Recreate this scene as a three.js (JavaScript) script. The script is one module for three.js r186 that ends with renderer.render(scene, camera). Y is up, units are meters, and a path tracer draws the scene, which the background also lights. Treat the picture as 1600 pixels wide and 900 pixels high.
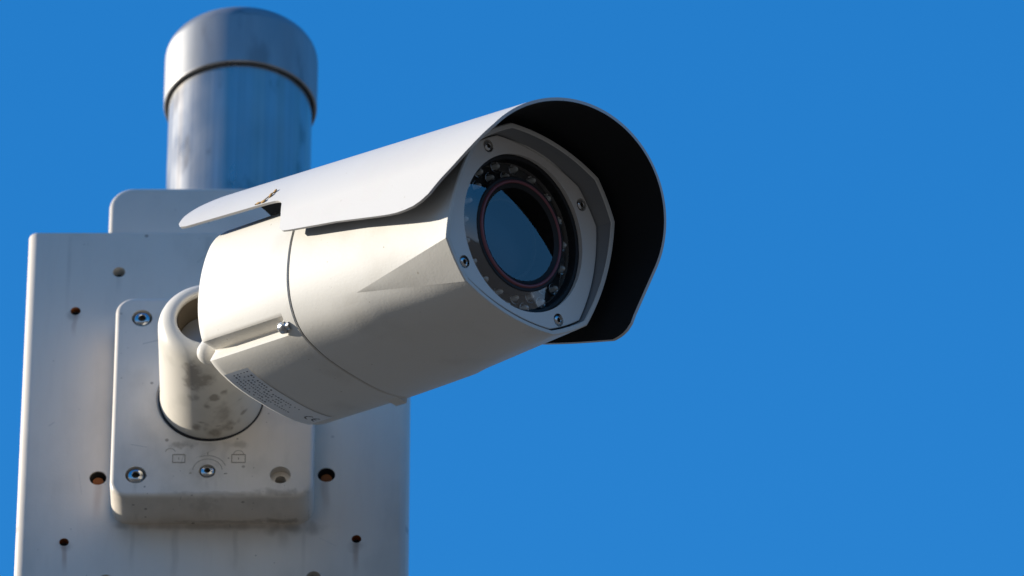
import * as THREE from 'three';
import { mergeGeometries, mergeVertices, toCreasedNormals } from 'three/addons/utils/BufferGeometryUtils.js';
import { Brush, Evaluator, SUBTRACTION } from 'three-bvh-csg';

// ---------------------------------------------------------------- scale and frames
const U = 0.00027;                       // design unit in metres (0.27 mm)
const H = 3.9;                           // height of the lens above the ground
const PITCH = THREE.MathUtils.degToRad(38), F = 13240;
const W = (x, y, z) => new THREE.Vector3(x * U, y * U + H, z * U);

// ---------------------------------------------------------------- camera, sky, sun, exposure
const scene = new THREE.Scene();
const cx = new THREE.Vector3(1, 0, 0), cu = new THREE.Vector3(0, Math.cos(PITCH), Math.sin(PITCH)), cv = new THREE.Vector3(0, -Math.sin(PITCH), Math.cos(PITCH));
const camera = new THREE.PerspectiveCamera(2 * Math.atan(450 / F) * 180 / Math.PI, 16 / 9, 0.1, 3000);
camera.position.copy(W(0, 0, 0)).addScaledVector(cx, -18 * U).addScaledVector(cu, -86 * U).addScaledVector(cv, F * U);
camera.up.set(0, 1, 0);
camera.lookAt(camera.position.clone().sub(cv));
camera.focus = (F + 130) * U;
camera.userData.fStop = 17;

const EXPOSURE = 1.35;
function makeSky() {
  const w = 256, h = 256, data = new Float32Array(w * h * 4);
  const mix = (a, b, t) => a + (b - a) * t;
  const stops = [[0, [0.34, 0.45, 0.62]], [8, [0.15, 0.35, 0.66]], [18, [0.048, 0.275, 0.67]], [30, [0.030, 0.24, 0.655]], [35, [0.0235, 0.229, 0.645]], [41, [0.017, 0.199, 0.587]], [50, [0.012, 0.170, 0.54]], [90, [0.008, 0.125, 0.46]]];
  for (let r = 0; r < h; r++) {
    const el = (r + 0.5) / h * 180 - 90;
    let c = [0.062, 0.06, 0.058];
    if (el > 0) {
      let k = 0; while (k < stops.length - 2 && el > stops[k + 1][0]) k++;
      const t = Math.min(1, (el - stops[k][0]) / (stops[k + 1][0] - stops[k][0]));
      c = [0, 1, 2].map((i) => mix(stops[k][1][i], stops[k + 1][1][i], t));
    }
    for (let i = 0; i < w; i++) { const o = (r * w + i) * 4; for (let j = 0; j < 3; j++) data[o + j] = c[j] / EXPOSURE; data[o + 3] = 1; }
  }
  const t = new THREE.DataTexture(data, w, h, THREE.RGBAFormat, THREE.FloatType);
  t.mapping = THREE.EquirectangularReflectionMapping; t.magFilter = t.minFilter = THREE.LinearFilter; t.needsUpdate = true;
  return t;
}
scene.background = makeSky();
scene.environment = scene.background;

const sun = new THREE.DirectionalLight(new THREE.Color(1, 0.93, 0.82), 5);
const sunDir = new THREE.Vector3(-0.940, 0.318, -0.125).normalize();
sun.position.copy(W(-200, 200, -300)).addScaledVector(sunDir, 6);
sun.target.position.copy(W(-200, 200, -300));
sun.castShadow = true;
sun.shadow.mapSize.set(4096, 4096); sun.shadow.radius = 1; sun.shadow.bias = -0.0001;
Object.assign(sun.shadow.camera, { left: -0.5, right: 0.5, top: 0.5, bottom: -0.5, near: 0.1, far: 20 });
scene.add(sun, sun.target);

const renderer = new THREE.WebGLRenderer({ antialias: true });
renderer.toneMapping = THREE.LinearToneMapping;
renderer.toneMappingExposure = EXPOSURE;
renderer.shadowMap.enabled = true;

// ---------------------------------------------------------------- noise and textures
function rng(seed) { let s = seed >>> 0; return () => { s = (s + 0x6D2B79F5) >>> 0; let t = s; t = Math.imul(t ^ (t >>> 15), t | 1); t ^= t + Math.imul(t ^ (t >>> 7), t | 61); return ((t ^ (t >>> 14)) >>> 0) / 4294967296; }; }
const hash = (x, y, s) => { let h = Math.imul(x, 374761393) ^ Math.imul(y, 668265263) ^ Math.imul(s + 1, 1274126177); h = Math.imul(h ^ (h >>> 13), 1274126177); return ((h ^ (h >>> 16)) >>> 0) / 4294967296; };
function vnoise(x, y, px, py, s) {          // tiles every px, py cells
  const xi = Math.floor(x), yi = Math.floor(y), fx = x - xi, fy = y - yi, sx = fx * fx * (3 - 2 * fx), sy = fy * fy * (3 - 2 * fy);
  const m = (a, n) => ((a % n) + n) % n, g = (a, b) => hash(m(a, px), m(b, py), s);
  return (g(xi, yi) * (1 - sx) + g(xi + 1, yi) * sx) * (1 - sy) + (g(xi, yi + 1) * (1 - sx) + g(xi + 1, yi + 1) * sx) * sy;
}
function fbm(u, v, cx_, cy_, s, oct = 4) { let a = 0.5, sum = 0, n = 0; for (let o = 0; o < oct; o++) { sum += a * vnoise(u * cx_, v * cy_, cx_, cy_, s + o * 17); n += a; a *= 0.5; cx_ *= 2; cy_ *= 2; } return sum / n; }
const smooth = (a, b, x) => { const t = Math.min(1, Math.max(0, (x - a) / (b - a))); return t * t * (3 - 2 * t); };
const enc = (l) => Math.round(255 * Math.min(1, Math.max(0, l <= 0.0031308 ? l * 12.92 : 1.055 * l ** (1 / 2.4) - 0.055)));
function tex(w, h, fn, srgb, repeat = true) {
  const d = new Uint8Array(w * h * 4);
  for (let y = 0; y < h; y++) for (let x = 0; x < w; x++) {
    const c = fn((x + 0.5) / w, (y + 0.5) / h), o = (y * w + x) * 4;
    if (srgb) for (let k = 0; k < 3; k++) d[o + k] = enc(c[k]); else d[o] = d[o + 1] = d[o + 2] = Math.round(255 * Math.min(1, Math.max(0, c)));
    d[o + 3] = 255;
  }
  const t = new THREE.DataTexture(d, w, h); t.magFilter = THREE.LinearFilter; t.minFilter = THREE.LinearMipmapLinearFilter; t.generateMipmaps = true;
  if (repeat) t.wrapS = t.wrapT = THREE.RepeatWrapping;
  if (srgb) t.colorSpace = THREE.SRGBColorSpace; t.needsUpdate = true; return t;
}
const rep = (t, metres) => { const c = t.clone(); c.repeat.set(1 / metres, 1 / metres); c.needsUpdate = true; return c; };
const mixc = (a, b, t) => [0, 1, 2].map((i) => a[i] + (b[i] - a[i]) * t);

// cream camera paint with fine grit and specks of dirt
function paintMap(base, dirt, seed, amount) {
  const r = rng(seed), specks = [];
  for (let i = 0; i < 90; i++) specks.push([r(), r(), 0.0012 + r() ** 3 * 0.004, r()]);
  const grid = new Map();
  specks.forEach((s) => { const k = Math.floor(s[0] * 16) + ',' + Math.floor(s[1] * 16); if (!grid.has(k)) grid.set(k, []); grid.get(k).push(s); });
  return tex(1024, 1024, (u, v) => {
    const f = fbm(u, v, 6, 6, seed, 5), g = vnoise(u * 400, v * 400, 400, 400, seed + 5);
    let d = amount * smooth(0.5, 0.8, f) * 0.7 + amount * 0.35 * smooth(0.8, 1, g);
    for (const s of grid.get(Math.floor(u * 16) + ',' + Math.floor(v * 16)) ?? []) { const q = Math.hypot(u - s[0], v - s[1]) / s[2]; if (q < 1) d = Math.max(d, (0.25 + 0.5 * s[3]) * smooth(1, 0.5, q)); }
    return mixc(base, dirt, Math.min(1, d));
  }, true);
}
const gritBump = tex(512, 512, (u, v) => 0.5 * vnoise(u * 128, v * 128, 128, 128, 3) + 0.5 * vnoise(u * 256, v * 256, 256, 256, 9), false);
const roughVar = tex(512, 512, (u, v) => 0.55 + 0.35 * fbm(u, v, 8, 8, 77, 5), false);

const creamMap = rep(paintMap([0.73, 0.70, 0.635], [0.36, 0.31, 0.23], 11, 0.24), 0.12);
const whiteMap = rep(paintMap([0.60, 0.585, 0.565], [0.42, 0.38, 0.32], 23, 0.10), 0.14);
const greyMap = rep(paintMap([0.71, 0.645, 0.55], [0.34, 0.29, 0.22], 37, 0.20), 0.17);
// weathering on the two painted plates: water runs, rust below the holes, grime along the joints (u, v in metres of the part)
function stainedMap(w, h, W_, H_, x0, seed, base, runs, grime, scratches) {
  const r = rng(seed), sc = [], dots = [];
  for (let i = 0; i < scratches; i++) { const a = r() * 6.28, l = 0.003 + r() * 0.012; sc.push([x0 + r() * W_, r() * H_, Math.cos(a) * l, Math.sin(a) * l, 0.00012 + r() * 0.0002, 0.15 + r() * 0.35]); }
  for (let i = 0; i < 60; i++) dots.push([x0 + r() * W_, r() * H_, 0.0002 + r() ** 3 * 0.0009, 0.25 + r() * 0.5]);
  return tex(w, h, (u, v) => {
    const x = x0 + u * W_, y = v * H_, f = fbm(u, v, 7, 7, seed, 5), g = fbm(u, v, 60, 14, seed + 3, 4), n = fbm(u, v, 40, 40, seed + 9, 3);
    let c = mixc(base, [0.40, 0.35, 0.27], 0.22 * smooth(0.45, 0.8, f) + 0.04 * smooth(0.5, 0.75, g));
    let q = 0, rust = 0;
    for (const [rx, ry, rw, rl, rs, kind] of runs) { const dy = ry - y; if (dy < 0 || dy > rl) continue; const wob = (vnoise(v * 30, rx * 900, 30, 900, seed) - 0.5) * rw * 0.8, e = Math.abs(x - rx - wob) / rw; if (e < 1) { const a = (kind ? 0.8 : 0.5) * rs * smooth(1, 0.2, e) * smooth(1, 0.3, dy / rl) * (0.4 + 0.9 * g); if (kind) rust = Math.max(rust, a); else q = Math.max(q, a); } }
    for (const [gx, gy, gw, gh, gs] of grime) { const e = Math.hypot((x - gx) / gw, (y - gy) / gh); if (e < 1.4) q = Math.max(q, gs * smooth(1.3, 0.1, e + (n - 0.5) * 1.4)); }
    for (const [a, b, d] of dots.map((t) => [t[0] - x, t[1] - y, t])) if (Math.abs(a) < d[2] && Math.abs(b) < d[2] && Math.hypot(a, b) < d[2]) q = Math.max(q, d[3]);
    for (const [sx, sy, dx, dy, sw, ss] of sc) { const px = x - sx, py = y - sy; if (Math.abs(px) > 0.016 || Math.abs(py) > 0.016) continue; const t = Math.min(1, Math.max(0, (px * dx + py * dy) / (dx * dx + dy * dy))); if (Math.hypot(px - dx * t, py - dy * t) < sw) c = mixc(c, [0.30, 0.28, 0.25], ss); }
    c = mixc(c, [0.17, 0.13, 0.085], Math.min(0.75, q)); return mixc(c, [0.30, 0.12, 0.035], Math.min(0.6, rust));
  }, true);
}
const u1 = U, fit = (t, W_, H_, x0) => { t.repeat.set(1 / W_, 1 / H_); t.offset.set(-x0 / W_, 0); return t; };
const boxMap = fit(stainedMap(640, 1056, 0.176, 0.292, -0.088, 301, [0.77, 0.685, 0.575],
  [[-166, 985, 7, 60, 0.3, 0], [-236, 894, 6, 50, 0.5, 1], [-188, 543, 10, 90, 0.35, 1], [185, 549, 10, 70, 0.35, 1], [-239, 419, 6, 60, 0.5, 1], [235, 426, 7, 70, 0.55, 1], [-60, 462, 9, 160, 0.35, 0], [40, 462, 6, 120, 0.3, 0], [118, 462, 14, 60, 0.5, 0], [-130, 462, 6, 110, 0.3, 0], [150, 470, 5, 130, 0.35, 0], [-250, 1060, 5, 240, 0.22, 0], [210, 1060, 6, 300, 0.22, 0], [-20, 1060, 8, 120, 0.25, 0]].map(([a, b, c, d, e, k]) => [a * u1, b * u1, c * u1, d * u1, e, k]),
  [[128, 455, 50, 14, 0.5], [-150, 460, 18, 10, 0.35], [0, 458, 150, 7, 0.35], [-236, 894, 13, 13, 0.4], [-239, 419, 13, 13, 0.45], [235, 424, 14, 15, 0.5]].map(([a, b, c, d, e]) => [a * u1, b * u1, c * u1, d * u1, e]), 14), 0.176, 0.292, -0.088);
const plateMap = fit(stainedMap(640, 800, 0.092, 0.115, -0.046, 407, [0.77, 0.69, 0.585],
  [[-40, 112, 10, 60, 0.35, 0], [-8, 108, 14, 80, 0.3, 0], [20, 110, 8, 70, 0.3, 0], [-7, 38, 5, 38, 0.3, 0], [6, 38, 4, 34, 0.25, 0], [111, 30, 6, 30, 0.25, 0], [-123, 28, 5, 28, 0.25, 0]].map(([a, b, c, d, e, k]) => [a * u1, b * u1, c * u1, d * u1, e, k]),
  [[-48, 104, 26, 8, 0.5], [40, 104, 20, 8, 0.35], [110, 8, 36, 8, 0.5], [20, 6, 90, 4, 0.3], [-7, 50, 22, 20, 0.22]].map(([a, b, c, d, e]) => [a * u1, b * u1, c * u1, d * u1, e]), 10), 0.092, 0.115, -0.046);
const M = {
  cream: new THREE.MeshPhysicalMaterial({ map: creamMap, roughness: 0.55, specularIntensity: 0.6, bumpMap: rep(gritBump, 0.09), bumpScale: 0.00003 }),
  visor: new THREE.MeshPhysicalMaterial({ map: whiteMap, roughness: 0.62, bumpMap: rep(gritBump, 0.06), bumpScale: 0.00003 }),
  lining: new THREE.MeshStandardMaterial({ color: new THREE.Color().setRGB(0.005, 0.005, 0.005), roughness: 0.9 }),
  plate: new THREE.MeshPhysicalMaterial({ map: plateMap, roughness: 0.4, bumpMap: rep(gritBump, 0.05), bumpScale: 0.00003 }),
  clamp: new THREE.MeshPhysicalMaterial({ map: greyMap, roughness: 0.4, bumpMap: rep(gritBump, 0.08), bumpScale: 0.00003 }),
  box: new THREE.MeshPhysicalMaterial({ map: boxMap, roughness: 0.38, bumpMap: rep(gritBump, 0.08), bumpScale: 0.00003 }),
  bezel: new THREE.MeshPhysicalMaterial({ color: new THREE.Color().setRGB(0.78, 0.73, 0.66), roughness: 0.5, bumpMap: rep(gritBump, 0.05), bumpScale: 0.00002 }),
  wall: new THREE.MeshStandardMaterial({ color: new THREE.Color().setRGB(0.25, 0.25, 0.25), roughness: 0.5 }),
  black: new THREE.MeshStandardMaterial({ color: new THREE.Color().setRGB(0.012, 0.012, 0.013), roughness: 0.6 }),
  rubber: new THREE.MeshStandardMaterial({ color: new THREE.Color().setRGB(0.03, 0.03, 0.03), roughness: 0.8 }),
  steel: new THREE.MeshStandardMaterial({ color: new THREE.Color().setRGB(0.62, 0.61, 0.59), metalness: 1, roughness: 0.22 }),
  steelDull: new THREE.MeshStandardMaterial({ color: new THREE.Color().setRGB(0.35, 0.35, 0.35), metalness: 0.7, roughness: 0.45 }),
  socket: new THREE.MeshStandardMaterial({ color: new THREE.Color().setRGB(0.10, 0.075, 0.05), metalness: 0.6, roughness: 0.6 }),
  bore: new THREE.MeshStandardMaterial({ color: new THREE.Color().setRGB(0.13, 0.10, 0.065), roughness: 0.8 }),
  rust: new THREE.MeshStandardMaterial({ color: new THREE.Color().setRGB(0.32, 0.10, 0.025), roughness: 0.9 }),
  paneRing: new THREE.MeshPhysicalMaterial({ color: 0xffffff, transmission: 1, thickness: 0, roughness: 0.02, ior: 2.2, specularColor: new THREE.Color(0.6, 0.85, 1) }),
  paneLens: new THREE.MeshPhysicalMaterial({ color: 0xffffff, transmission: 1, thickness: 0, roughness: 0.01, ior: 2.0, specularColor: new THREE.Color(0.01, 0.72, 1) }),
  lensDeep: new THREE.MeshPhysicalMaterial({ color: new THREE.Color().setRGB(0.002, 0.006, 0.014), roughness: 0.35, ior: 1.3 }),
  led: new THREE.MeshPhysicalMaterial({ color: new THREE.Color().setRGB(0.8, 0.8, 0.74), roughness: 0.12, clearcoat: 1, clearcoatRoughness: 0.05 }),
  board: new THREE.MeshStandardMaterial({ color: new THREE.Color().setRGB(0.02, 0.021, 0.018), roughness: 0.7 }),
  plum: new THREE.MeshStandardMaterial({ color: new THREE.Color().setRGB(0.26, 0.085, 0.095), metalness: 0.2, roughness: 0.4 }),
  mark: new THREE.MeshStandardMaterial({ color: new THREE.Color().setRGB(0.37, 0.32, 0.25), roughness: 0.9 }),
};

// ---------------------------------------------------------------- helpers
const names = new Map();
function numbered(n) { const k = names.get(n) ?? 0; names.set(n, k + 1); return k ? n + '_' + String(k).padStart(3, '0') : n; }
function thing(name, label, category, pos = [0, 0, 0], group) {
  const o = new THREE.Group(); o.name = numbered(name); o.position.copy(W(...pos)); o.userData = { label, category }; if (group) o.userData.group = group; scene.add(o); return o;
}
function boxUV(g) {                        // metres, by the way each face points
  g = g.index ? g.toNonIndexed() : g; if (!g.attributes.normal) g.computeVertexNormals();
  const p = g.attributes.position, n = p.count, uv = new Float32Array(n * 2), a = new THREE.Vector3(), b = new THREE.Vector3(), c = new THREE.Vector3();
  for (let i = 0; i < n; i += 3) {
    a.fromBufferAttribute(p, i); b.fromBufferAttribute(p, i + 1).sub(a); c.fromBufferAttribute(p, i + 2).sub(a); b.cross(c);
    const x = Math.abs(b.x), y = Math.abs(b.y), z = Math.abs(b.z);
    for (let k = 0; k < 3; k++) {
      const X = p.getX(i + k), Y = p.getY(i + k), Z = p.getZ(i + k), q = (i + k) * 2;
      if (z >= x && z >= y) { uv[q] = X; uv[q + 1] = Y; } else if (x >= y) { uv[q] = Z; uv[q + 1] = Y; } else { uv[q] = X; uv[q + 1] = Z; }
    }
  }
  g.setAttribute('uv', new THREE.BufferAttribute(uv, 2)); return g;
}
function part(name, geo, mat, parent, { keepUV = false, label } = {}) {   // geometry in design units
  let g = Array.isArray(geo) ? mergeGeometries(geo.map((q) => { const r = q.index ? q.toNonIndexed() : q.clone(); for (const k of Object.keys(r.attributes)) if (!['position', 'normal', 'uv'].includes(k)) r.deleteAttribute(k); if (!r.attributes.uv) r.setAttribute('uv', new THREE.BufferAttribute(new Float32Array(r.attributes.position.count * 2), 2)); return r; })) : geo.clone();
  g.scale(U, U, U); if (!keepUV) g = boxUV(g);
  const m = new THREE.Mesh(g, mat); m.name = numbered(name); m.castShadow = m.receiveShadow = true; if (label) m.userData.label = label; parent.add(m); return m;
}
// a grid of points rows[i][j] -> triangles; degenerate ones are left out
function gridGeo(rows, closed = false, crease = 0.5, flip = false, only = null) {
  const pos = [], A = new THREE.Vector3(), B = new THREE.Vector3();
  const tri = (a, b, c) => { A.subVectors(b, a); B.subVectors(c, a); if (A.cross(B).lengthSq() > 1e-10) for (const v of flip ? [a, c, b] : [a, b, c]) pos.push(v.x, v.y, v.z); };
  for (let i = 0; i + 1 < rows.length; i++) { const n = rows[i].length; for (let j = 0; j < (closed ? n : n - 1); j++) { if (only && !only(i, j)) continue; const k = (j + 1) % n; tri(rows[i][j], rows[i][k], rows[i + 1][j]); tri(rows[i + 1][j], rows[i][k], rows[i + 1][k]); } }
  const g = new THREE.BufferGeometry(); g.setAttribute('position', new THREE.Float32BufferAttribute(pos, 3));
  return toCreasedNormals(g, crease);
}
function capGeo(pts, z, facing) {          // flat cap over a closed outline of Vector3 with its own z per point
  const c2 = pts.map((p) => new THREE.Vector2(p.x, p.y)), tr = THREE.ShapeUtils.triangulateShape(c2, []), pos = [];
  for (const t of tr) { let [a, b, c] = t; const ar = (c2[b].x - c2[a].x) * (c2[c].y - c2[a].y) - (c2[b].y - c2[a].y) * (c2[c].x - c2[a].x); if (ar * facing < 0) [b, c] = [c, b]; for (const k of [a, b, c]) pos.push(pts[k].x, pts[k].y, z ?? pts[k].z); }
  const g = new THREE.BufferGeometry(); g.setAttribute('position', new THREE.Float32BufferAttribute(pos, 3)); g.computeVertexNormals(); return g;
}
function roundRect(x0, y0, x1, y1, r) {
  const s = new THREE.Shape(); s.moveTo(x0 + r, y0); s.lineTo(x1 - r, y0); s.absarc(x1 - r, y0 + r, r, -Math.PI / 2, 0); s.lineTo(x1, y1 - r); s.absarc(x1 - r, y1 - r, r, 0, Math.PI / 2); s.lineTo(x0 + r, y1); s.absarc(x0 + r, y1 - r, r, Math.PI / 2, Math.PI); s.lineTo(x0, y0 + r); s.absarc(x0 + r, y0 + r, r, Math.PI, Math.PI * 1.5); return s;
}
const ev = new Evaluator(); ev.useGroups = false; ev.attributes = ['position', 'normal', 'uv'];
function cut(geo, cutters) {
  let g0 = geo.index ? geo : mergeVertices(geo, 1e-4);
  let a = new Brush(g0); a.updateMatrixWorld();
  for (const c of cutters) { const b = new Brush(c); b.updateMatrixWorld(); const r = ev.evaluate(a, b, SUBTRACTION); r.updateMatrixWorld(); a = r; }
  return a.geometry;
}
const zCyl = (r0, r1, len, x, y, z, seg = 40, open = false) => new THREE.CylinderGeometry(r1, r0, len, seg, 1, open).rotateX(Math.PI / 2).translate(x, y, z);   // r1 at +z end
const zLathe = (pts, seg = 96) => new THREE.LatheGeometry(pts.map((p) => new THREE.Vector2(p[0], p[1])), seg).rotateX(Math.PI / 2).scale(1, 1, 1);       // profile (radius, z)

// a hex socket screw at the origin of its parent, facing +z; head radius r
function screw(parent, name, x, y, z, r, rot = 0.3) {
  const g = zLathe([[r * 0.42, -r * 0.5], [r * 0.42, r * 0.34], [r * 0.5, r * 0.42], [r * 0.8, r * 0.34], [r * 0.96, r * 0.16], [r, -r * 0.1], [r, -r * 0.9]], 40);
  const m = part(name, toCreasedNormals(g.translate(x, y, z), 0.6), M.steel, parent);
  const hex = new THREE.CylinderGeometry(r * 0.42, r * 0.42, r * 0.1, 6).rotateX(Math.PI / 2).rotateZ(rot).translate(x, y, z - r * 0.25);
  part('hex_socket', hex, M.socket, m);
  return m;
}

// ---------------------------------------------------------------- ground (below the frame; it throws light up)
{
  const t = tex(512, 512, (u, v) => { const f = fbm(u, v, 8, 8, 5, 6), g = fbm(u, v, 60, 60, 8, 3); return mixc([0.08, 0.068, 0.052], [0.15, 0.127, 0.096], 0.6 * f + 0.4 * g); }, true);
  t.repeat.set(150, 150);
  const g = new THREE.Mesh(new THREE.PlaneGeometry(1200, 1200).rotateX(-Math.PI / 2), new THREE.MeshStandardMaterial({ map: t, roughness: 1 }));
  g.name = 'ground'; g.userData = { kind: 'structure', label: 'dark paved ground far below the camera mast' }; g.receiveShadow = true; scene.add(g);
}

// ---------------------------------------------------------------- mast with its cap
{
  const t = tex(1024, 1024, (u, v) => {
    const streak = vnoise(u * 90, v * 2, 90, 2, 4) * 0.5 + vnoise(u * 260, v * 3, 260, 3, 6) * 0.5, b = fbm(u, v, 10, 6, 21, 5), k = fbm(u, v, 24, 10, 31, 4);
    const l = 0.42 + 0.10 * (streak - 0.5) + 0.14 * (b - 0.5);
    const tint = smooth(0.5, 0.75, vnoise(u * 40, v * 1, 40, 1, 14)); return mixc([l * (1 + 0.05 * tint), l * 0.99, l * (0.96 - 0.05 * tint)], [0.20, 0.17, 0.14], 0.5 * smooth(0.66, 0.84, k));
  }, true);
  const rt = tex(512, 512, (u, v) => 0.20 + 0.2 * fbm(u, v, 14, 8, 51, 5) + 0.05 * vnoise(u * 120, v * 2, 120, 2, 8), false);
  const pole = new THREE.MeshStandardMaterial({ map: t, metalness: 0.85, roughness: 1, roughnessMap: rt });
  const t2 = tex(1024, 512, (u, v) => { const b = fbm(u, v, 14, 7, 61, 6), k = fbm(u, v, 20, 12, 71, 5); const l = 0.38 + 0.26 * (b - 0.5); return mixc([l, l * 0.995, l * 0.98], [0.16, 0.15, 0.14], 0.4 * smooth(0.58, 0.8, k)); }, true);
  const rt2 = tex(512, 512, (u, v) => 0.40 + 0.22 * fbm(u, v, 14, 8, 81, 5), false);
  const cap = new THREE.MeshStandardMaterial({ map: t2, metalness: 0.75, roughness: 1, roughnessMap: rt2 });
  const m = thing('metal_mast', 'bare steel tubular mast with a rounded cap behind the grey mounting box', 'mast', [-487, -H / U, -960]);
  const top = H / U;
  const pipe = new THREE.CylinderGeometry(123.5, 123.5, top + 1080, 128, 1, true).translate(0, (top + 1080) / 2, 0);
  part('pipe', pipe, pole, m, { keepUV: true }).geometry.attributes.uv.array.forEach((v, i, a) => { if (i % 2) a[i] = v * 20; });
  const pr = [[125.5, 1036], [127, 1032], [131, 1032], [132.5, 1036], [132.5, 1134]];
  for (let k = 1; k <= 12; k++) { const a = k / 12 * Math.PI / 2; pr.push([132.5 - 40 + 40 * Math.cos(a), 1134 + 40 * Math.sin(a)]); }
  pr.push([60, 1177], [0.01, 1179]);
  const cg = new THREE.LatheGeometry(pr.map((p) => new THREE.Vector2(p[0], p[1] + top)), 128);
  part('pole_cap', cg, cap, m, { keepUV: true });
  part('cap_gap', new THREE.CylinderGeometry(126, 126, 10, 96, 1, true).translate(0, top + 1041, 0), M.black, m);
}

// ---------------------------------------------------------------- clamp block between mast and box
{
  const c = thing('clamp_block', 'plain grey painted clamp block with rounded top between mast and mounting box', 'clamp', [-487, 0, -830]);
  const g = new THREE.ExtrudeGeometry(roundRect(-204, -300, 204, 748, 34), { depth: 240, bevelEnabled: true, bevelSize: 8, bevelThickness: 8, bevelSegments: 5, curveSegments: 14 }).translate(0, 0, -240 - 8);
  const hole = new THREE.CylinderGeometry(124.5, 124.5, 1400, 96).translate(0, 200, -130);
  part('block', cut(g, [hole]), M.clamp, c);
}

// ---------------------------------------------------------------- mounting box with its drilled front
{
  const b = thing('mounting_box', 'grey painted metal mounting box with drilled holes in its front face', 'mounting box', [-506, -500, -717]);
  const hw = 319.5, r = 17, d = 96, h = 567 + 500;
  const s = new THREE.Shape(); s.moveTo(-hw, d); s.lineTo(-hw, r); s.absarc(-hw + r, r, r, Math.PI, Math.PI * 1.5); s.lineTo(hw - r, 0); s.absarc(hw - r, r, r, -Math.PI / 2, 0); s.lineTo(hw, d); s.lineTo(-hw, d);
  const g = new THREE.ExtrudeGeometry(s, { depth: h, bevelEnabled: true, bevelSize: 1.5, bevelThickness: 1.5, bevelSegments: 2, bevelOffset: -1.5, curveSegments: 10 }).rotateX(-Math.PI / 2);   // shape y becomes -z
  const holes = [[-672, 484.8, 10.5, 0], [-741.9, 402.6, 8.5, 1], [-694.3, 57.1, 14, 2], [-321.2, 63.6, 14.5, 2], [-745.5, -72.6, 8, 1], [-270.6, -66.1, 8, 1], [-339.2, -143, 12, 0], [-675.9, -150, 12, 0]];
  const cutters = holes.map(([x, y, q]) => zCyl(q, q, 60, x + 506, y + 500, -10, 32));
  const face = cut(g, cutters);
  part('front_shell', face, M.box, b);
  for (const [x, y, q, kind] of holes) {
    const X = x + 506, Y = y + 500;
    if (kind === 2) { const ins = part('hole_lining', [zCyl(q - 0.5, q - 0.5, 22, X, Y, -12.5, 28, true), zCyl(q * 0.98, q * 0.98, 1, X, Y, -22, 28)], M.rubber, b); part('threaded_insert', [zCyl(q * 0.62, q * 0.62, 12, X, Y - 1, -15, 24), zCyl(q * 0.3, q * 0.3, 1, X, Y - 1, -8.7, 16)], M.rust, ins); }
    else if (kind === 1) { const ins = part('threaded_insert', zCyl(q - 0.4, q - 0.4, 12, X, Y, -6.6, 28, true), M.rust, b); part('hole_lining', zCyl(q * 0.98, q * 0.98, 1, X, Y, -14, 28), M.rubber, ins); }
    else part('hole_lining', [zCyl(q * 0.98, q * 0.98, 1, X, Y, -22, 28)], M.rubber, b);
  }
}

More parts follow.
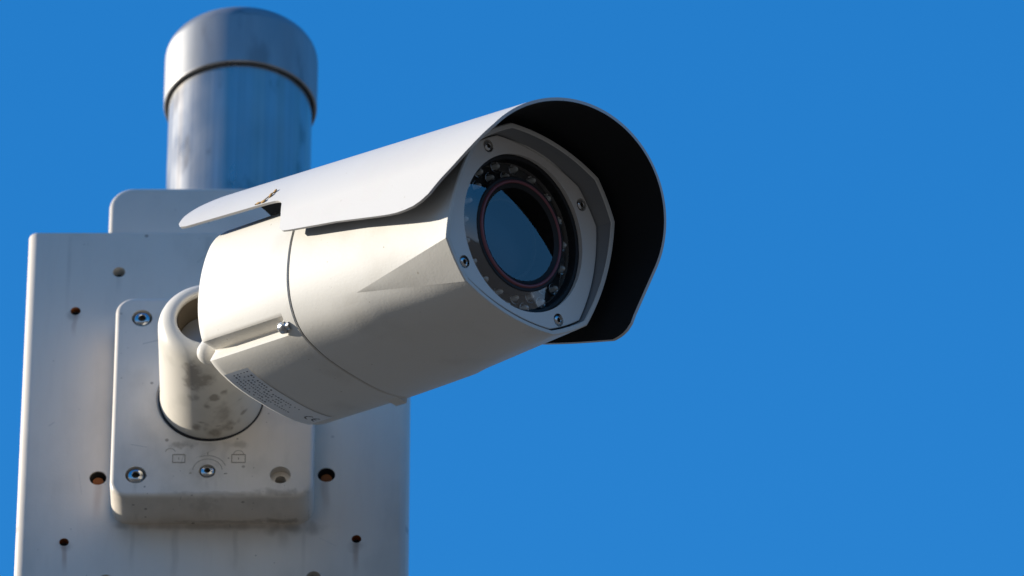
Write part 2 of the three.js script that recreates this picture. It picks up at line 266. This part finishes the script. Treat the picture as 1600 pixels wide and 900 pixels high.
// ---------------------------------------------------------------- wall bracket: base plate, arm, knuckle, screws
{
  const k = thing('wall_bracket', 'pale wall bracket with rectangular base plate and round arm holding the security camera', 'bracket', [-505.5, -36, -717]);
  const w2 = 165, h = 409, d = 76, bev = 8;
  const pr = roundRect(-w2 + bev, bev, w2 - bev, h - bev, 22);
  const g = new THREE.ExtrudeGeometry(pr, { depth: d - bev - 0, bevelEnabled: true, bevelSize: bev, bevelThickness: bev, bevelSegments: 6, curveSegments: 12 });
  const scr = [[-121.4, 364.8, 17], [-123.1, 42.9, 17], [111.6, 42.9, 17]];
  const cutters = scr.map(([x, y, r], i) => zCyl(r, r, i === 2 ? 30 : 60, x, y, d));
  cutters.push(zCyl(9, 9, 120, 111.6, 42.9, d - 30, 28), zCyl(13.5, 13.5, 24, -7, 50.6, d), zCyl(88, 88, 8, -6, 199, d, 80));
  part('base_plate', cut(g, cutters), M.plate, k);
  part('bore_floor', zCyl(8.8, 8.8, 1, 111.6, 42.9, d - 34), M.rubber, k);
  screw(k, 'bracket_screw', -121.4, 364.8, d - 5, 14.2, 0.2); screw(k, 'bracket_screw', -123.1, 42.9, d - 5, 14.2, 0.5); screw(k, 'lock_screw', -7, 50.6, d - 2, 11.5, 0.1);
  // engraved lock marks around the small screw
  const strokes = (list) => list.map(([x0, y0, x1, y1]) => { const L = Math.hypot(x1 - x0, y1 - y0); return new THREE.BoxGeometry(L, 1.5, 0.8).rotateZ(Math.atan2(y1 - y0, x1 - x0)).translate((x0 + x1) / 2, (y0 + y1) / 2, d + 0.2); });
  const arc = (x, y, r, a0, a1, w = 1.2) => { const q = new THREE.RingGeometry(r - w / 2, r + w / 2, 24, 1, a0, a1 - a0).translate(x, y, d + 0.5); return q; };
  part('dial_mark', [arc(-7, 50.6, 24, 0.1, 3.04), arc(-7, 50.6, 31, 0.35, 2.0), ...strokes([[-7, 84, -7, 89], [-33, 47, -36, 46], [20, 45, 25, 46]])], M.mark, k);
  part('lock_mark', [...strokes([[-64, 68, -44, 68], [-64, 68, -64, 84], [-64, 84, -44, 84], [-44, 68, -44, 84], [-54, 74, -54, 78]]), arc(-68, 88, 8, 0.2, 3.0)], M.mark, k);
  part('lock_mark', [...strokes([[32, 68, 54, 68], [32, 68, 32, 84], [32, 84, 54, 84], [54, 68, 54, 84], [43, 74, 43, 78]]), arc(43, 84, 8, 0, Math.PI)], M.mark, k);
  // arm
  const r = rng(5), blobs = [[0.80, 0.19, 0.03, 0.10, 1], [0.775, 0.31, 0.045, 0.09, 1.1], [0.73, 0.5, 0.014, 0.05, 1.3], [0.755, 0.6, 0.014, 0.04, 0.9], [0.735, 0.92, 0.03, 0.07, 1], [0.69, 0.87, 0.03, 0.07, 0.9], [0.71, 0.72, 0.05, 0.12, 0.5]];
  for (let i = 0; i < 16; i++) blobs.push([0.62 + r() * 0.2, 0.3 + r() * 0.68, 0.006 + r() * 0.012, 0.01 + r() * 0.03, 0.4 + r() * 0.6]);
  const dm = tex(1024, 512, (u, v) => {
    const f = fbm(u, v, 30, 12, 3, 5), f2 = fbm(u, v, 90, 40, 13, 3); let q = 0.12 * smooth(0.5, 0.8, fbm(u, v, 12, 5, 43, 4));
    for (const [a, b, sa, sb, s] of blobs) { const e = Math.hypot((u - a) / sa, (v - b) / sb); if (e < 1.6) q = Math.max(q, s * smooth(1.5, 0.1, e + 1.1 * (f - 0.5) * 2) * (0.35 + 0.7 * f2)); }
    return mixc([0.76, 0.71, 0.61], [0.17, 0.12, 0.07], Math.min(0.58, q));
  }, true);
  const armMat = new THREE.MeshPhysicalMaterial({ map: dm, roughness: 0.42, bumpMap: gritBump, bumpScale: 0.00002 });
  const armMatPlain = M.cream, L = 216, pts = [[84, 0], [83, 20], [81.5, 120], [81, L - 30]];
  for (let i = 1; i <= 10; i++) { const a = i / 10 * Math.PI / 2; pts.push([81 - 26 + 26 * Math.cos(a), L - 28 + 28 * Math.sin(a)]); }
  for (let i = 1; i <= 5; i++) { const a = i / 5 * Math.PI / 2; pts.push([55 - 5 * Math.sin(a), L - 5 + 5 * Math.cos(a)]); }
  pts.push([49, L - 66]);
  const ag = zLathe(pts, 128);
  { // uv: angle from straight down (0..1 counter-clockwise seen from the front) and the distance from the front end
    const p = ag.attributes.position, uv = ag.attributes.uv;
    for (let i = 0; i < p.count; i++) { const a = Math.atan2(p.getX(i) * -1, p.getY(i)); uv.setXY(i, ((0.25 - a / (2 * Math.PI)) % 1 + 1) % 1, 1 - p.getZ(i) / L); }
  }
  const arm = part('arm', ag.translate(-4, 199, d), armMat, k, { keepUV: true });
  part('bore_liner', zCyl(48.4, 48.4, 54, -4, 199, d + L - 35, 64, true), M.bore, arm);
  part('pivot_disc', zCyl(48, 46, 6, -4, 199, d + L - 60, 64), M.steelDull, arm);
  part('base_gasket', zCyl(86.5, 86.5, 5, -4, 199, d - 1, 96), M.rubber, arm);
  // rounded knuckle that carries the camera body
  const capsule = (A, B, r0, r1) => {
    const ax = B.clone().sub(A), len = ax.length(), rows = [], prof = []; ax.normalize();
    const e1 = (Math.abs(ax.y) < 0.9 ? new THREE.Vector3(0, 1, 0) : new THREE.Vector3(1, 0, 0)).cross(ax).normalize(), e2 = ax.clone().cross(e1);
    for (let i = 0; i <= 8; i++) { const a = i / 8 * Math.PI / 2; prof.push([Math.max(0.2, r0 * Math.sin(a)), -r0 * Math.cos(a)]); }
    for (let i = 1; i < 6; i++) prof.push([r0 + (r1 - r0) * i / 6, len * i / 6]);
    for (let i = 0; i <= 10; i++) { const a = i / 10 * Math.PI / 2; prof.push([Math.max(0.2, r1 * Math.cos(a)), len + r1 * 0.8 * Math.sin(a)]); }
    for (const [q, t] of prof) { const row = []; for (let j = 0; j < 48; j++) { const a = j / 48 * 2 * Math.PI; row.push(A.clone().addScaledVector(ax, t).addScaledVector(e1, q * Math.cos(a)).addScaledVector(e2, q * Math.sin(a))); } rows.push(row); }
    return gridGeo(rows, true, 1);
  };
  part('knuckle', capsule(new THREE.Vector3(8, 158, 262), new THREE.Vector3(2, 84, 348), 24, 19), armMatPlain, k);
  part('pivot_pin', capsule(new THREE.Vector3(14, 92, 336), new THREE.Vector3(40, 56, 372), 12, 18), M.cream, k);
}

// ---------------------------------------------------------------- the security camera, in its own axes: x right, y up, z along the lens
{
  const a = new THREE.Vector3(0.68760, -0.24851, 0.68223).normalize(), rr = new THREE.Vector3(0, 1, 0).cross(a).normalize(), ww = a.clone().cross(rr);
  const cam = thing('security_camera', 'off white bullet security camera with a curved sun visor and dark round lens', 'security camera');
  cam.quaternion.setFromRotationMatrix(new THREE.Matrix4().makeBasis(rr, ww, a));
  const V3 = (x, y, z) => new THREE.Vector3(x, y, z);

  // ---- outlines
  const leftHalf = [[0, 93], [-100, 93], [-122, 90.5], [-138, 83], [-156, 68], [-168, 50], [-175, 18], [-175.5, -30], [-165, -84], [-146, -122]];
  const lowerHalf = [[-146, -122], [-120, -148], [-73, -164], [0, -169]];
  const spline = (pts, n) => new THREE.CatmullRomCurve3(pts.map((p) => V3(p[0], p[1], 0)), false, 'centripetal').getPoints(n);
  const full = (() => { const l = spline([...leftHalf, ...lowerHalf.slice(1)].concat([[73, -164]]).map((p) => p), 160).filter((p) => p.x <= 0.01); l[l.length - 1].x = 0; const rgt = l.slice(1, -1).reverse().map((p) => V3(-p.x, p.y, 0)); return [...l, ...rgt]; })();
  const slotted = (() => {
    const low = full.filter((p) => p.x <= 0.001 && p.y < -100 && p.x > -121);
    const l = [...full.slice(0, full.findIndex((p) => p.y < -121) + 1), V3(-143, -124.5, 0), V3(-115, -125.5, 0), V3(-113.5, -127.5, 0), ...low];
    const rgt = l.slice(1, -1).reverse().map((p) => V3(-p.x, p.y, 0)); return [...l, ...rgt];
  })();
  const sect = (o, z, s = 1) => o.map((p) => V3(p.x * s, p.y * s, z));

  // ---- rear housing
  {
    const Z0 = -572, Z1 = -374, Z2 = -350;
    const rows = [sect(slotted, Z0, 0.955), sect(slotted, Z0 + 4, 0.975), sect(slotted, Z0 + 10, 0.99), sect(slotted, Z0 + 20, 1), sect(slotted, Z1, 1)];
    const rows2 = [sect(full, Z1, 1), sect(full, Z2 - 2, 1), sect(full, Z2, 0.99)];
    const rh = part('rear_housing', [gridGeo(rows, true, 0.5, true), capGeo(rows[0], null, -1), gridGeo(rows2, true, 0.5, true), capGeo(rows2[0], null, -1), capGeo(rows2[2], null, 1)], M.cream, cam);
    part('seam_gasket', gridGeo([sect(full, Z2 - 2, 0.972), sect(full, -344, 0.972)], true, 0.5, true), M.rubber, cam);
    // screw in the groove, its head to the rear
    const sg = new THREE.Group();
    const hd = zLathe([[5, 2], [5, -2], [9, -3], [11, 0], [11, 8], [7, 10], [7, 20]], 32).translate(-130, -137, -384);
    const sm = part('slot_screw', toCreasedNormals(hd, 0.6), M.steel, rh); part('hex_socket', zCyl(5, 5, 1, -131, -137, -382, 6), M.socket, sm);
    // small foot at the lower rear edge of the seam
    part('seam_tab', new THREE.BoxGeometry(26, 8, 24).translate(108, -153, -366), M.cream, rh);
    // rear ear that joins the knuckle
    part('joint_ear', new THREE.SphereGeometry(30, 32, 20).scale(1.0, 0.8, 1.1).translate(-76, -124, -556), M.cream, rh);
    // rating label on the underside
    const cv = document.createElement('canvas'); cv.width = 512; cv.height = 192; const x = cv.getContext('2d');
    x.fillStyle = '#eceded'; x.fillRect(0, 0, 512, 192); x.fillStyle = '#3c3e43'; const q = rng(9);
    for (let l = 0; l < 6; l++) { let px = 18 + (l > 4 ? 40 : 0); const end = l === 0 ? 170 : 290 + q() * 80 - (l > 4 ? 130 : 0), y = 20 + l * 27; while (px < end) { const w = 3 + q() * 7; x.fillRect(px, y + q() * 2, w, l === 0 ? 12 : 7 + q() * 4); px += w + 4 + (q() < 0.25 ? 16 : 3); } }
    x.strokeStyle = '#15171a'; x.lineWidth = 8; x.beginPath(); x.arc(452, 96, 24, Math.PI * 0.5, Math.PI * 1.5); x.stroke(); x.beginPath(); x.arc(492, 96, 24, Math.PI * 0.5, Math.PI * 1.5); x.moveTo(470, 96); x.lineTo(488, 96); x.stroke();
    const lt = new THREE.CanvasTexture(cv); lt.colorSpace = THREE.SRGBColorSpace;
    const under = full.filter((p) => p.y < -140).map((p) => p.clone()).sort((p, q) => p.x - q.x);
    const N = 24, lx0 = -92, lx1 = 96, yAt = (X) => { for (let i = 1; i < under.length; i++) if (under[i].x >= X) { const t = (X - under[i - 1].x) / (under[i].x - under[i - 1].x); return under[i - 1].y + t * (under[i].y - under[i - 1].y); } return under[under.length - 1].y; };
    const pg = new THREE.PlaneGeometry(1, 1, N, 1), pp = pg.attributes.position;
    for (let i = 0; i < pp.count; i++) { const s = pp.getX(i) + 0.5, t = pp.getY(i) + 0.5, X = lx0 + (lx1 - lx0) * s; pp.setXYZ(i, X, yAt(X) - 0.9, -502 - 56 * (1 - t)); }
    pg.computeVertexNormals();
    part('rating_label', pg, new THREE.MeshStandardMaterial({ map: lt, roughness: 0.3 }), rh, { keepUV: true, label: 'silver rating label with fine print' });
  }

  // ---- front housing: round at the seam, flat corner facets at the front
  const polar = (o) => { const t = o.map((p) => [Math.atan2(p.x, p.y), Math.hypot(p.x, p.y)]).sort((p, q) => p[0] - q[0]); return (ang) => { ang = Math.atan2(Math.sin(ang), Math.cos(ang)); let i = t.findIndex((p) => p[0] >= ang); const [a1, r1] = i < 0 ? [t[0][0] + 2 * Math.PI, t[0][1]] : t[i], [a0, r0] = i <= 0 ? [t[t.length - 1][0] - (i < 0 ? 0 : 2 * Math.PI), t[t.length - 1][1]] : t[i - 1]; return r0 + (r1 - r0) * (a1 > a0 ? (ang - a0) / (a1 - a0) : 0); }; };
  const rS = polar(full);
  // front outline vertices, clockwise from the upper left corner: [x, y]; corner facets run A -> B
  const corners = [[[-153, 90], [-97, 140]], [[97, 140], [153, 90]], [[156, -90], [97, -136]], [[-97, -136], [-156, -90]]];
  const bows = [12, 13, 12, 13];
  const zRim = (y) => 20 + 0.12 * y;
  const NA = 64, ND = 6;
  function frontSection(f, z, s) {          // f 0 at the seam side, 1 at the rim
    const out = [];
    for (let c = 0; c < 4; c++) {
      const [A, B] = corners[c], C = corners[(c + 1) % 4][0], mid = Math.atan2((A[0] + B[0]) / 2, (A[1] + B[1]) / 2), nx = corners[(c + 1) % 4], mid2raw = Math.atan2((nx[0][0] + nx[1][0]) / 2, (nx[0][1] + nx[1][1]) / 2), mid2 = mid2raw < mid ? mid2raw + 2 * Math.PI : mid2raw;
      const ap = V3(Math.sin(mid) * rS(mid) * s, Math.cos(mid) * rS(mid) * s, 0);
      for (let i = 0; i < ND; i++) { const t = i / ND, ex = B[0] - A[0], ey = B[1] - A[1], el = Math.hypot(ex, ey), eb = 2.2 * 4 * t * (1 - t), px = A[0] + ex * t - ey / el * eb, py = A[1] + ey * t + ex / el * eb; out.push(V3(ap.x + (px - ap.x) * f, ap.y + (py - ap.y) * f, z ?? zRim(py))); }
      const dx = C[0] - B[0], dy = C[1] - B[1], L = Math.hypot(dx, dy);
      for (let i = 0; i < NA; i++) {
        const t = i / NA, b = bows[c] * 4 * t * (1 - t), px = B[0] + dx * t - dy / L * b, py = B[1] + dy * t + dx / L * b, th = mid + (mid2 - mid) * t, R = rS(th) * s, mx = Math.sin(th) * R, my = Math.cos(th) * R;
        out.push(V3(mx + (px - mx) * f, my + (py - my) * f, z ?? zRim(py)));
      }
    }
    return out;
  }
  const front1 = frontSection(1, null, 1), scaled = (o, s, z) => o.map((p) => V3(p.x * s, p.y * s, z ?? p.z));
  {
    const zs = -205, rows = [scaled(frontSection(0, -347.5, 1), 0.992), frontSection(0, -346, 1), frontSection(0, (zs - 346) / 2, 0.992), frontSection(0, zs, 0.982)];
    for (let k = 1; k <= 8; k++) { const f = k / 8, o = frontSection(f, 0, 0.982), e = front1; rows.push(o.map((p, i) => V3(p.x, p.y, zs + (e[i].z - 2 - zs) * f))); }
    rows.push(scaled(front1, 0.99));
    const inner = [scaled(front1, 0.955), front1.map((p) => V3(p.x * 0.95, p.y * 0.95, p.z - 2))];
    part('front_housing', [gridGeo(rows, true, 0.5, false, (i, j) => i < 3 || j % (ND + NA) >= ND), gridGeo(rows, true, 0.3, false, (i, j) => i >= 3 && j % (ND + NA) < ND), gridGeo([rows[rows.length - 1], ...inner], true, 0.4, false)], M.cream, cam);
    part('bezel_wall', gridGeo([front1.map((p) => V3(p.x * 0.9495, p.y * 0.9495, p.z - 2.5)), scaled(front1, 0.94, -14)], true, 0.4, false), M.wall, cam);
  }

  // ---- bezel plate with its round opening
  {
    const sh = new THREE.Shape(front1.map((p) => new THREE.Vector2(p.x * 0.932, p.y * 0.932)));
    const hole = new THREE.Path(); hole.absarc(0, 0, 129, 0, Math.PI * 2, true); sh.holes.push(hole);
    const g = new THREE.ExtrudeGeometry(sh, { depth: 8, bevelEnabled: true, bevelSize: 1.5, bevelThickness: 1.5, bevelSegments: 2, bevelOffset: -1.5, curveSegments: 64 }).translate(0, 0, -9.5);
    const q = 104, cutters = [];
    for (const [sx, sy] of [[-1, 1], [1, 1], [1, -1], [-1, -1]]) cutters.push(zCyl(10.5, 10.5, 16, sx * q, sy * q, 2, 28));
    const bz = part('bezel', cut(g, cutters), M.bezel, cam);
    for (const [sx, sy] of [[-1, 1], [1, 1], [1, -1], [-1, -1]]) screw(bz, 'bezel_screw', sx * q, sy * q, -2.5, 8.6, sx + sy);
    part('inner_step', toCreasedNormals(zLathe([[122, -40], [122, -9], [126, -8], [129, -9.2], [129.5, -14]], 96), 0.6), M.black, cam);
  }

  // ---- infrared lamps behind the ring of glass, and the lens
  {
    const bd = part('led_board', new THREE.RingGeometry(80, 126, 96).translate(0, 0, -36), M.board, cam);
    const dome = zLathe([[4.4, -2], [4.4, 5], [4, 8], [2.9, 10.4], [1.3, 11.6], [0.01, 12]], 20), cup = zLathe([[9.4, -2], [9.6, 2], [9, 3], [7.6, 0.5], [6, -1]], 20);
    for (let ring = 0; ring < 2; ring++) for (let i = 0; i < 18; i++) {
      const an = (i + ring * 0.5) / 18 * Math.PI * 2, R = ring ? 98 : 114;
      const led = part('infrared_led', dome.clone().translate(R * Math.cos(an), R * Math.sin(an), -34), M.led, bd);
      part('reflector', cup.clone().translate(R * Math.cos(an), R * Math.sin(an), -34), M.steel, led);
    }
    part('glass_ring', zLathe([92, 99, 106, 113, 120, 128].map((r) => [r, -8 + Math.sqrt(420 * 420 - r * r) - Math.sqrt(420 * 420 - 92 * 92)]), 96), M.paneRing, cam);
    const bar = part('lens_barrel', toCreasedNormals(zLathe([[93, -38], [93, -8], [91, -6.5], [87, -6.5]], 96), 0.5), M.black, cam);
    part('lens_ring', zLathe([[87.4, -6.6], [86.4, -4], [84.4, -3], [82.4, -3.8], [81.4, -7]], 96), M.plum, bar);
    part('lens_cone', toCreasedNormals(zLathe([[81.4, -5], [75, -9.6], [75, -60], [0.01, -60]], 96), 0.5), M.black, bar);
    part('lens_glass', new THREE.CircleGeometry(74.9, 96).translate(0, 0, -9.8), M.paneLens, bar);
    part('lens_element', zLathe([[62, -44], [58, -41], [40, -36], [20, -33], [0.01, -32]].map((p) => p), 64), M.lensDeep, bar);
    part('element_ring', toCreasedNormals(zLathe([[65, -46], [65, -39], [62.5, -39], [62, -46]], 64), 0.5), M.board, bar);
  }

  // ---- visor: a sheet bent over the body, longer in front at the top, with a tongue behind
  {
    const D = Math.PI / 180, RX = 203.4, RY = 163.3, lerpT = (tab, x) => { let i = 1; while (i < tab.length - 1 && x > tab[i][0]) i++; const [x0, y0] = tab[i - 1], [x1, y1] = tab[i]; return y0 + (y1 - y0) * Math.min(1, Math.max(0, (x - x0) / (x1 - x0))); };
    const rim = (t) => 87 + 0.356 * (13.3 + RY * Math.cos(t * D));
    const zfTab = [[-114.6, -62], [-114.3, -47], [-113.4, -29], [-111.4, -14], [-108, 2], [-104, 13], [-100, 25], [-94, 47], [-88.5, 66], [-84, 80], [-79, 93], [-74, 104]];
    for (let t = -70; t <= 121; t += 4) zfTab.push([t, rim(t)]);
    zfTab.push([124, 61], [128.5, 54], [131, 47], [132.7, 39], [133.8, 31], [134.3, 25]);
    const zrTab = [[-114.6, -66], [-114.2, -84], [-113, -110], [-107.7, -211], [-103.6, -326], [-102.6, -344], [-100.5, -351], [-95, -353], [-84, -360], [-82.5, -363], [-80.6, -372], [-79.9, -382], [-79.5, -400], [-79.0, -590], [-78, -606], [-75, -614], [-68, -615], [-60, -606], [-52, -588], [-40, -570], [-26, -606], [0, -640], [26, -606], [40, -570], [60, -606], [75, -614], [79.0, -590], [79.5, -400], [80.6, -372], [84, -360], [99, -350], [103, -340], [112, -230], [121.3, -139], [127.4, -65], [131, -18], [133, 8], [134, 20], [134.3, 24]];
    const ts = []; for (let t = -114.5; t <= 134.3; t += t < -85 ? 0.5 : 1) ts.push(t);
    for (const tab of [zfTab, zrTab]) for (const [t] of tab) if (!ts.some((q) => Math.abs(q - t) < 0.05)) ts.push(t);
    ts.sort((p, q) => p - q);
    const P = (t, z, g) => {
      const st = Math.sin(t * D), ct = Math.cos(t * D), k = Math.max(0, -350 - z) / 250 * smooth(45, 74, Math.abs(t)) * 7;
      const X = Math.abs(t) > 90 ? Math.sign(t) * (RX + g) : (RX + g + k) * st, Y = 13.3 + (RY + (Math.abs(t) > 90 ? 0 : g)) * ct - 0.032 * (z - 100) - k * 0.5; return V3(X, Y, z);
    };
    const NZ = 70, zAt = (z0, z1, j) => { const zm = Math.min(z1, Math.max(z0, -362)); return j <= 20 ? z0 + (zm - z0) * j / 20 : zm + (z1 - zm) * (j - 20) / (NZ - 20); }, outer = ts.map((t) => { const z0 = lerpT(zrTab, t), z1 = lerpT(zfTab, t), row = []; for (let j = 0; j <= NZ; j++) row.push(P(t, zAt(z0, z1, j), 0)); return row; });
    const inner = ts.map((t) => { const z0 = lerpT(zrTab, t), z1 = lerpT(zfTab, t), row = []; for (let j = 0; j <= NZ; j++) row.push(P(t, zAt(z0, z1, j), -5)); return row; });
    const edge = [...outer.map((r, i) => [r[NZ], inner[i][NZ]])], back = outer.map((r, i) => [inner[i][0], r[0]]);
    const s0 = outer[0].map((p, j) => [p, inner[0][j]]), s1 = outer[outer.length - 1].map((p, j) => [inner[inner.length - 1][j], p]);
    const vis = part('visor', [gridGeo(outer, false, 0.6, true), gridGeo(edge, false, 0.6, true), gridGeo(back, false, 0.6, true), gridGeo(s0, false, 0.6), gridGeo(s1, false, 0.6)], M.visor, cam);
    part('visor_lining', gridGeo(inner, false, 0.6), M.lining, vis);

    // ---- a scrap of dry plant matter caught on the edge of the tongue
    const o = P(-78, -405, 1).multiplyScalar(U).applyQuaternion(cam.quaternion), d = thing('dry_twig', 'tiny scrap of dry brown twig caught on the visor edge', 'twig', [o.x / U, o.y / U, o.z / U]);
    d.quaternion.copy(cam.quaternion);
    const tan = new THREE.MeshStandardMaterial({ color: new THREE.Color().setRGB(0.50, 0.30, 0.12), roughness: 0.9 }), dark = new THREE.MeshStandardMaterial({ color: new THREE.Color().setRGB(0.30, 0.20, 0.10), roughness: 0.9 });
    const base = P(-78, -405, 1), on = ([t, z, g]) => P(t, z, g).sub(base), strand = (pts, r) => new THREE.TubeGeometry(new THREE.CatmullRomCurve3(pts.map(on)), 14, r, 6);
    const husk = (t, z, l, w, rot) => { const q = on([t, z, 1.5]); return new THREE.SphereGeometry(1, 10, 6).scale(w * 0.6, l, w).rotateX(rot).translate(q.x, q.y, q.z); };
    part('husk', [husk(-74.5, -398, 5, 3, 0.7), husk(-78, -409, 5.5, 2.6, 1.3), husk(-78.2, -421, 5, 2, 1.5), husk(-71.5, -393, 4.5, 2.6, 0.8)], tan, d);
    part('stalk', strand([[-78.5, -428, 1], [-78, -413, 1.6], [-75, -400, 1.8], [-72.5, -394, 2]], 0.9), dark, d);
  }
}

renderer.render(scene, camera);
